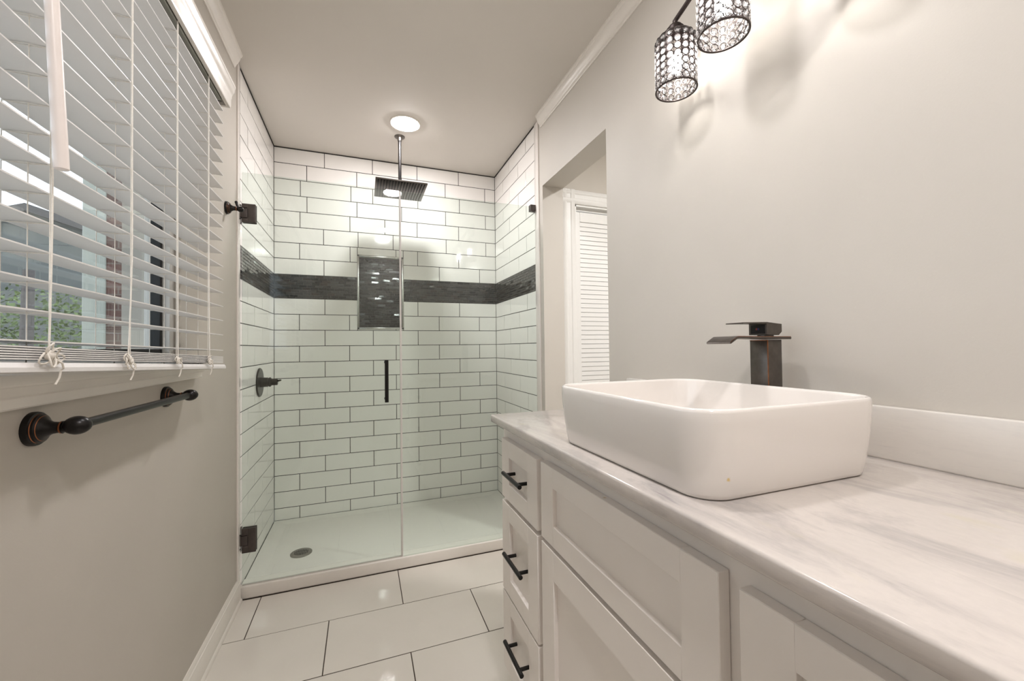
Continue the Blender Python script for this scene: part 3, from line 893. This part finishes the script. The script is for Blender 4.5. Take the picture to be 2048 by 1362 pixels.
# ------------------------------------------------------------------ blinds
BY0, BY1 = -2.99, -1.372
vb = thing('venetian_blind', 'white horizontal slat blind with knotted cords over the left window', 'blind', (0.07, -2.18, 1.09))
SX0, SX1 = 0.046, 0.097
def tilt(amount):
    return lambda y: amount * (y + 2.22) / 0.85
mb = MB()
slat_z = []
def slat(zc, tf, th=0.0022, crown_=0.0012):
    n = 6
    for (ya, yb) in ((BY0, BY1),):
        rows = []
        for y in (ya, -2.6, -2.2, -1.8, yb):
            up, dn = [], []
            for k in range(n + 1):
                s = k / n; x = SX0 + (SX1 - SX0) * s
                cz = crown_ * (1 - (2 * s - 1) ** 2)
                up.append(Vector((x, y, zc + tf(y) + cz + th / 2))); dn.append(Vector((x, y, zc + tf(y) + cz - th / 2)))
            rows.append(up + dn[::-1])
        mb.loft(rows)
z = 1.164; k = 0
tl = [-0.016, -0.009, -0.005, -0.002]
while z < 1.965:
    tf = tilt(tl[k] if k < 4 else 0.0)
    slat(z, tf); slat_z.append((z, tf)); z += 0.0444; k += 1
for q in range(6):
    slat(1.1385 + q * 0.0034, tilt(-0.0325 + q * 0.0005))
mb.build('slats', 'blind', vb, smooth=25)
mb = MB()
rows = []
for y in (BY0, -2.6, -2.2, -1.8, BY1 + 0.018):
    t_ = tilt(-0.033)(y)
    rows.append([Vector((a, y, 1.118 + b + t_)) for a, b in ((SX0, .002), (SX0 + .003, 0), (SX1 - .003, 0), (SX1 + .003, .002), (SX1 + .003, .0085), (SX1 - .001, .0155), (SX0 + .004, .0155), (SX0, .0125))])
mb.loft(rows); mb.build('bottom_rail', 'blind', vb, smooth=25)
mb = MB(); mb.box(0.042, 0.098, BY0, -1.392, 1.985, 2.028, 0.002, 1)
mb.mi = 1; mb.box(0.045, 0.095, -1.3925, -1.385, 1.987, 2.025)
mb.build('headrail', ['headrail', 'dark'], vb)
val = [(0, 0), (0.010, 0), (0.012, 0.006), (0.0125, 0.030), (0.0145, 0.034), (0.0145, 0.040), (0.018, 0.048), (0.0225, 0.056), (0.0235, 0.066), (0.026, 0.070), (0.026, 0.076), (0, 0.076)]
mb = MB(); mb.prism(val, (0.1015, BY0 - .02, 1.988), (1, 0, 0), (0, 0, 1), (0, 1, 0), -1.350 - BY0 + .02)
mb.box(0.003, 0.1015, -1.3595, -1.350, 1.988, 2.064)
o = mb.build('valance', 'trim', vb, smooth=30); o['label'] = 'white crown profile valance'
# ladder and lift cords
LY = [-2.182, -1.957, -1.742, -1.520]
FXC, RXC = SX1 + 0.0015, SX0 - 0.0015
for i, y in enumerate([-2.84, -2.62, -2.40] + LY):
    mb = MB()
    tb_ = tilt(-0.033)(y)
    for x in (FXC, RXC, (SX0 + SX1) / 2 + .002):
        mb.tube([(x, y, 1.990), (x, y, 1.134 + tb_)], 0.0008, 6)
    for (zc, tf) in slat_z:
        zz = zc + tf(y) - 0.0018
        for dy in (-0.003, 0.003):
            mb.tube([(RXC, y, zz), ((RXC + FXC) / 2, y + dy, zz - .0002), (FXC, y, zz)], 0.0006, 5)
    mb.build('ladder_cord', 'cord', vb)
rnd = random.Random(3)
for i, y in enumerate(LY):
    mb = MB(); t_ = tilt(-0.033)(y)
    zk = 1.150 + t_; xk = FXC + 0.006
    ydrift = [-0.010, -0.020, -0.006, -0.004][i]
    path = []
    for q in range(14):
        s = q / 13
        zz = 1.990 + (zk - 1.990) * s
        path.append((FXC + 0.0015 + 0.004 * s ** 4, y + ydrift * max(0, (s - .72) / .28) ** 1.5, zz))
    mb.tube(path, 0.00135, 7)
    cy_ = y + ydrift
    # knot: a cluster of loops
    sc = [1.25, 1.0, 0.9, 0.85][i]
    for q in range(7):
        a0 = rnd.uniform(0, 2 * PI); L = rnd.uniform(.012, .020) * sc; wd = rnd.uniform(.004, .007) * sc
        dirv = Vector((rnd.uniform(-.1, .5), math.cos(a0), math.sin(a0) * .8 - .25)).normalized()
        side = dirv.cross(Vector((1, 0, 0))).normalized()
        c0 = Vector((xk, cy_ + rnd.uniform(-.006, .006), zk - .006 + rnd.uniform(-.008, .006)))
        pts = []
        for s in range(18):
            u = s / 18 * 2 * PI
            pts.append(c0 + dirv * (L * (1 - math.cos(u)) / 2) + side * (wd * math.sin(u)) + Vector((.0015 * math.sin(2 * u + a0), 0, 0)))
        mb.tube(pts, 0.0013, 6, closed=True)
    mb.sphere((xk, cy_, zk - .005), .0055 * sc, seg=12, ring=8)
    # tail falling over the rail on to the stool
    ty = cy_ + 0.016 * sc
    mb.tube([(xk, cy_ + .004, zk - .008), (xk + .004, ty, zk - .018), (xk + .003, ty + .005, zk - .026), (FXC + .0055, ty + .006, 1.122 + t_), (FXC + .0045, ty + .004, 1.110 + t_),
             (FXC + .0030, ty - .002, 1.100 + t_)], 0.0014, 7)
    mb.build('lift_cord', 'cord', vb)
mb = MB()
mb.lathe([(0, .0072), (.001, .0086), (.004, .0086), (.55, .0072)], (0.125, -2.208, 1.415), Vector((0.110 - .125, -2.232 + 2.208, 1.965 - 1.415)), 16)
mb.build('tilt_wand', 'wand', vb)

# ------------------------------------------------------------------ closet door and casing in the hall
cas = [(0, 0), (0.088, 0), (0.088, 0.012), (0.080, 0.016), (0.060, 0.017), (0.054, 0.013), (0.030, 0.012), (0.024, 0.016), (0.010, 0.015), (0, 0.010)]
mb = MB()
mb.prism([(a - .088, b) for a, b in cas], (CD[0], HY, 0), (1, 0, 0), (0, -1, 0), (0, 0, 1), CD[3] + .088)
mb.prism([(.088 - a, b) for a, b in cas], (CD[1], HY, 0), (1, 0, 0), (0, -1, 0), (0, 0, 1), CD[3] + .088)
mb.prism([(.088 - a, b) for a, b in cas], (CD[0] - .088, HY, CD[3]), (0, 0, 1), (0, -1, 0), (1, 0, 0), CD[1] - CD[0] + .176)
mb.box(CD[0] - .001, CD[0] + .012, HY - .002, HY + .1, 0, CD[3]); mb.box(CD[1] - .012, CD[1] + .001, HY - .002, HY + .1, 0, CD[3])
mb.box(CD[0], CD[1], HY - .002, HY + .1, CD[3] - .012, CD[3] + .001)
mb.box(CD[0], CD[1], HY + .03, HY + .06, CD[3] - .03, CD[3] - .010)
struct(mb.build('trim_8', 'louver', smooth=30), 'white casing round the closet door in the hall', 'door casing')
mb = MB()
dx0, dx1, dz0, dz1 = CD[0] + .012, CD[0] + .40, 0.02, 2.004
ym, yM = HY + 0.012, HY + 0.042
for (a, b) in ((dx0, dx1), (dx1 + .003, CD[1] - .012)):
    st = 0.034 if a == dx0 else 0.05
    mb.box(a, a + st, ym, yM, dz0, dz1, .002, 1); mb.box(b - .05, b, ym, yM, dz0, dz1, .002, 1)
    mb.box(a + st, b - .05, ym, yM, dz1 - .062, dz1, .002, 1); mb.box(a + st, b - .05, ym, yM, dz0, dz0 + .12, .002, 1)
    mb.box(a + st, b - .05, ym, yM, 0.78, 0.86, .002, 1)
    zz = dz1 - .062
    pitch = 0.0288
    while zz - pitch > dz0 + .12:
        if not (0.78 - pitch < zz - pitch < 0.86):
            # slanted slat, lower edge to the room
            mb.prism([(ym + .001, zz - pitch), (ym + .009, zz - pitch), (ym + .013, zz - .0028), (ym + .0045, zz - .0028)],
                     (a + st - .002, 0, 0), (0, 1, 0), (0, 0, 1), (1, 0, 0), b - .05 - a - st + .004)
        zz -= pitch
d1 = mb.build('door_1', 'louver', smooth=0); struct(d1, 'white louvered bifold closet door beyond the doorway', 'door')

# ------------------------------------------------------------------ outside the window
mb = MB(); mb.box(-30, -0.14, -12, 30, -0.5, -0.4)
struct(mb.build('ground', 'lawn', smooth=0), 'ground outside the window', 'ground')
mb = MB(); mb.box(-0.80, -0.14, YB - 2, 1.5, 2.38, 2.46); mb.box(-0.84, -0.80, YB - 2, 1.5, 2.33, 2.50)
struct(mb.build('roof_overhang', 'soffit', smooth=0), 'pale boarded soffit of the roof overhang outside', 'soffit')
bw = thing('brick_pier', 'red brick pier with white trim outside the window', 'brick pier', (-2.1, 2.0, -0.4))
mb = MB(); mb.box(-1.78, -1.56, 2.0, 2.35, -0.4, 3.2); mb.build('brickwork', 'brick', bw, smooth=0)
mb = MB(); mb.box(-1.945, -1.772, 1.98, 2.3, -0.4, 3.2, .01, 1); mb.build('corner_board', 'pale', bw)
mb = MB()
for x in (-1.57, -1.45, -1.345, -1.20): mb.box(x, x + .05, 1.99, 2.1, -0.4, 3.2, .008, 1)
mb.box(-1.57, -1.0, 2.06, 2.1, -0.4, 3.2)
mb.build('door_frame', 'pale', bw)
gh = thing('neighbour_house', 'grey gabled house seen through the blinds', 'house', (-4.4, 6.5, -0.4))
mb = MB(); mb.prism([(-7.0, -.4), (-2.7, -.4), (-2.7, 2.85), (-4.85, 3.6), (-7.0, 2.85)], (0, 6.5, 0), (1, 0, 0), (0, 0, 1), (0, 1, 0), 4.0)
mb.build('wall', 'siding', gh, smooth=0)
mb = MB(); mb.prism([(-7.3, 2.72), (-4.85, 3.57), (-2.4, 2.72), (-2.4, 2.84), (-4.85, 3.7), (-7.3, 2.84)], (0, 6.3, 0), (1, 0, 0), (0, 0, 1), (0, 1, 0), 4.4)
mb.build('roof', 'shingle', gh, smooth=0)
mb = MB(); rl = random.Random(11)
for q in range(9000):
    c = Vector((rl.uniform(-4.4, -1.9), 4.0 + rl.uniform(-.35, .35), rl.uniform(-.4, 1.92 + rl.uniform(-.2, .1))))
    a, e = rl.uniform(0, 2 * PI), rl.uniform(-.9, .9)
    u = Vector((math.cos(a) * math.cos(e), math.sin(a) * math.cos(e), math.sin(e))); v = u.orthogonal().normalized()
    s = rl.uniform(.022, .042)
    mb.poly([c - u * s, c + v * s * .5, c + u * s, c - v * s * .5])
hd = mb.build('hedge', 'leaf', smooth=0, fix=False)
tag(hd, 'green leafy hedge outside beyond the window', 'hedge')
mb = MB(); mb.tube([(-3.10, 3.3, -.4), (-3.09, 3.3, 1.0), (-3.08, 3.32, 2.1)], [.07, .06, .05], 14)
tag(mb.build('tree_trunk', 'bark'), 'grey tree trunk in front of the hedge outside', 'tree')

for o in bpy.data.objects:
    if '_o' in o: del o['_o']
